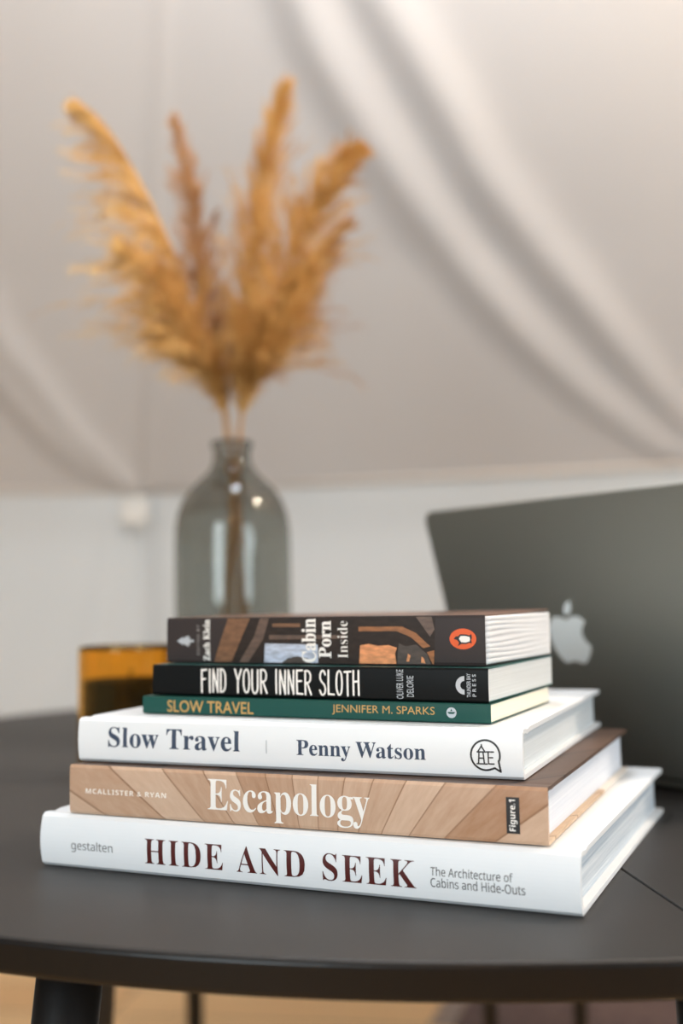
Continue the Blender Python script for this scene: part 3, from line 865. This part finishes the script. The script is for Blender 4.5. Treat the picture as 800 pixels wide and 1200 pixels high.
bm = bmesh.new(); lathe(bm, [(0, 0.0068), (0.0352, 0.0068), (0.0384, 0.0108), (0.0388, 0.0125), (0.0388, 0.015), (0.0388, 0.05), (0.0388, 0.0785), (0.0388, 0.0800), (0.0384, 0.0802), (0.0370, 0.0790), (0, 0.0785)], 64)
obj('wax', bm, mat('dark wax', (9, 7, 6), 0.7, spec=0.1), cj, smooth=True)
bm = bmesh.new(); tube(bm, [(0, 0, 0.076), (0.0005, 0, 0.084), (0.002, 0.001, 0.089)], 0.0009, 8); obj('wick', bm, mat('wick', (50, 42, 36), 0.9), cj)

# ------------------------------------------------------------------ pampas grass
def pampas_mat(name, a, b_, c_):
    m = mat(name, b_, 0.75, spec=0.15)
    nt, bs, N, Lk = nodes(m)
    tc = N('ShaderNodeTexCoord'); no = N('ShaderNodeTexNoise'); no.inputs['Scale'].default_value = 26; no.inputs['Detail'].default_value = 3
    cr = N('ShaderNodeValToRGB'); e = cr.color_ramp.elements
    e[0].position = 0.32; e[0].color = lin(a); e[1].position = 0.68; e[1].color = lin(c_); q = e.new(0.5); q.color = lin(b_)
    Lk(tc.outputs['Object'], no.inputs['Vector']); Lk(no.outputs[0], cr.inputs[0]); Lk(cr.outputs[0], bs.inputs['Base Color'])
    tr = N('ShaderNodeBsdfTranslucent'); Lk(cr.outputs[0], tr.inputs['Color'])
    mx = N('ShaderNodeMixShader'); mx.inputs[0].default_value = 0.3
    Lk(bs.outputs[0], mx.inputs[1]); Lk(tr.outputs[0], mx.inputs[2]); Lk(mx.outputs[0], nt.nodes['Material Output'].inputs[0])
    return m


M_PG = pampas_mat('golden pampas', (204, 156, 90), (226, 184, 114), (240, 206, 140))
M_PB = pampas_mat('brown pampas', (176, 128, 84), (206, 158, 108), (222, 178, 130))
M_STEM = mat('dry stem', (182, 132, 66), 0.6)


def strand(bm, pts, r):
    """a hair: three-sided, tapering to a point"""
    prev = None
    n = len(pts)
    for i, p in enumerate(pts):
        t = (pts[min(i + 1, n - 1)] - pts[max(i - 1, 0)]).normalized()
        a = t.orthogonal().normalized(); b = t.cross(a)
        if i == n - 1: ring = [bm.verts.new(p)]
        else:
            rr = r * (1 - 0.6 * i / n); ring = [bm.verts.new(p + (a * math.cos(k * 2.0944) + b * math.sin(k * 2.0944)) * rr) for k in range(3)]
        if prev:
            if len(ring) == 1:
                for k in range(3): bm.faces.new((prev[k], prev[(k + 1) % 3], ring[0]))
            else:
                for k in range(3): bm.faces.new((prev[k], prev[(k + 1) % 3], ring[(k + 1) % 3], ring[k]))
        prev = ring


def plume(label, P, start, spread, length, droop, nb, seed, m, bias=None, hair=16, tip=1.0, cat='pampas grass'):
    """P: stalk in metres relative to the vase foot (x, y, z); plume from `start` share of the stalk to its tip.
    spread: opening angle of side branches, length: branch length at the widest, droop: sag, bias: sideways lean of the branches"""
    rnd = random.Random(seed)
    root = thing('pampas_grass', label, cat, VC, 0, 'dried pampas grass in the bottle vase')
    path = smooth_path(P, 80)
    bm = bmesh.new(); n = len(path)
    tube(bm, path, [0.0016 * (1 - 0.7 * i / n) for i in range(n)], 6)
    obj('stem', bm, M_STEM, root, smooth=True)
    bm = bmesh.new()
    tip_ = path[-1]
    while (path[-1] - tip_).length < 0.012: path.pop()
    n = len(path)
    span = sum((path[i + 1] - path[i]).length for i in range(int(start * (n - 1)), n - 1))
    for q in range(nb):
        u = start + (1 - start) * (q / (nb - 1)) ** 0.92
        k = min(int(u * (n - 1)), n - 2)
        p0 = path[k].lerp(path[k + 1], u * (n - 1) - k); t = (path[min(k + 3, n - 1)] - path[max(k - 3, 0)]).normalized()
        f = (u - start) / (1 - start)
        env = (0.5 + 0.5 * min(1, f * 3.5)) * (1 - f) ** tip + 0.10
        ang = rnd.uniform(0, 2 * PI)
        a = t.orthogonal().normalized(); b = t.cross(a)
        side = (a * math.cos(ang) + b * math.sin(ang))
        lean = 1.0
        if bias is not None:
            side = (side + Vector(bias) * 1.1).normalized()
            lean = 0.45 + 0.75 * max(0, side.dot(Vector(bias).normalized()))
        sp_ = R(spread * rnd.uniform(0.5, 1.25)) * (1 - 0.55 * f) * (0.45 + 0.55 * min(1, f * 4))
        d = (t * math.cos(sp_) + side * math.sin(sp_)).normalized()
        clump = 0.85 + 0.55 * noise.noise(Vector((u * 16 + seed * 7.3, ang * 0.6, seed)))
        ln = min(length * env * lean * rnd.uniform(0.5, 1.2) * clump, (1 - f) * span * 0.8 + 0.010)
        br = []
        ns = 8
        for i in range(ns + 1):
            s = i / ns
            br.append(p0 + d * ln * s + Vector((0, 0, -1)) * droop * ln * s * s)
        strand(bm, br, 0.0006)
        for h_ in range(hair):
            s = rnd.uniform(0.05, 0.98); kk = min(int(s * ns), ns - 1)
            c0 = br[kk].lerp(br[kk + 1], s * ns - kk); tt = (br[kk + 1] - br[kk]).normalized()
            an = rnd.uniform(0, 2 * PI); a2 = tt.orthogonal().normalized(); b2 = tt.cross(a2)
            sd = a2 * math.cos(an) + b2 * math.sin(an); ha = R(rnd.uniform(14, 42)) * (1 - 0.5 * f)
            dd = tt * math.cos(ha) + sd * math.sin(ha); hl = rnd.uniform(0.014, 0.030) * (1.05 - 0.68 * f)
            c1 = c0 + dd * hl * 0.5; c2 = c0 + dd * hl + Vector((0, 0, -0.25 * hl))
            strand(bm, [c0, c1, c2], 0.00042)
    pl = obj('plume', bm, m, root)
    return root


FOOT = [(-0.020, 0.004, 0.009), (0.014, -0.012, 0.009), (-0.008, 0.020, 0.009), (0.022, 0.010, 0.009), (-0.018, -0.016, 0.009), (0.004, -0.024, 0.009), (0.010, 0.024, 0.009)]
plume('golden pampas stem leaning far upper left with the longest feathery plume',
      [FOOT[3], (-0.003, 0.0, 0.3207), (-0.0295, -0.01, 0.4132), (-0.0663, -0.02, 0.5281), (-0.1171, -0.03, 0.6248), (-0.1613, -0.03, 0.6711)],
      0.225, 58, 0.185, 0.30, 330, 11, M_PG, bias=(-1.0, 0.0, -0.30), tip=1.15)
plume('thin brown pampas plume standing upright second from the left',
      [FOOT[1], (-0.004, 0.006, 0.3222), (-0.0252, 0.03, 0.4411), (-0.0426, 0.05, 0.5608), (-0.0678, 0.06, 0.6937)],
      0.28, 44, 0.105, 0.12, 270, 12, M_PB, tip=0.7)
plume('tallest golden pampas plume, its narrow tip rising highest above the bottle',
      [FOOT[0], (0.0090, -0.003, 0.3197), (0.0132, 0.01, 0.4355), (0.0282, 0.02, 0.5587), (0.0476, 0.02, 0.6527), (0.0603, 0.02, 0.7058)],
      0.225, 34, 0.125, 0.10, 320, 13, M_PG, tip=0.8)
plume('golden pampas plume fanning to the upper right with a long pointed tip',
      [FOOT[4], (0.0090, -0.006, 0.3189), (0.0427, -0.03, 0.425), (0.0756, -0.04, 0.5145), (0.1113, -0.05, 0.5723), (0.1413, -0.05, 0.6047)],
      0.225, 44, 0.135, 0.12, 320, 14, M_PG, tip=0.9)
plume('brownish pampas plume at far right, tip bent outward below the pointed golden one',
      [FOOT[2], (0.0070, 0.008, 0.322), (0.0399, 0.04, 0.4144), (0.0811, 0.06, 0.5043), (0.1305, 0.07, 0.5745)],
      0.28, 46, 0.135, 0.18, 210, 15, M_PB)
plume('short golden pampas plume drooping lowest on the right side of the bunch',
      [FOOT[6], (0.0090, 0.002, 0.3204), (0.028, -0.02, 0.3842), (0.0582, -0.03, 0.4401), (0.0900, -0.03, 0.4900)],
      0.29, 46, 0.135, 0.15, 190, 16, M_PG)
plume('short golden pampas plume drooping lowest on the left side of the bunch',
      [FOOT[5], (-0.0066, 0.0, 0.3207), (-0.0302, -0.03, 0.3955), (-0.0646, -0.05, 0.4625), (-0.1115, -0.06, 0.5100)],
      0.29, 50, 0.140, 0.22, 210, 17, M_PG)
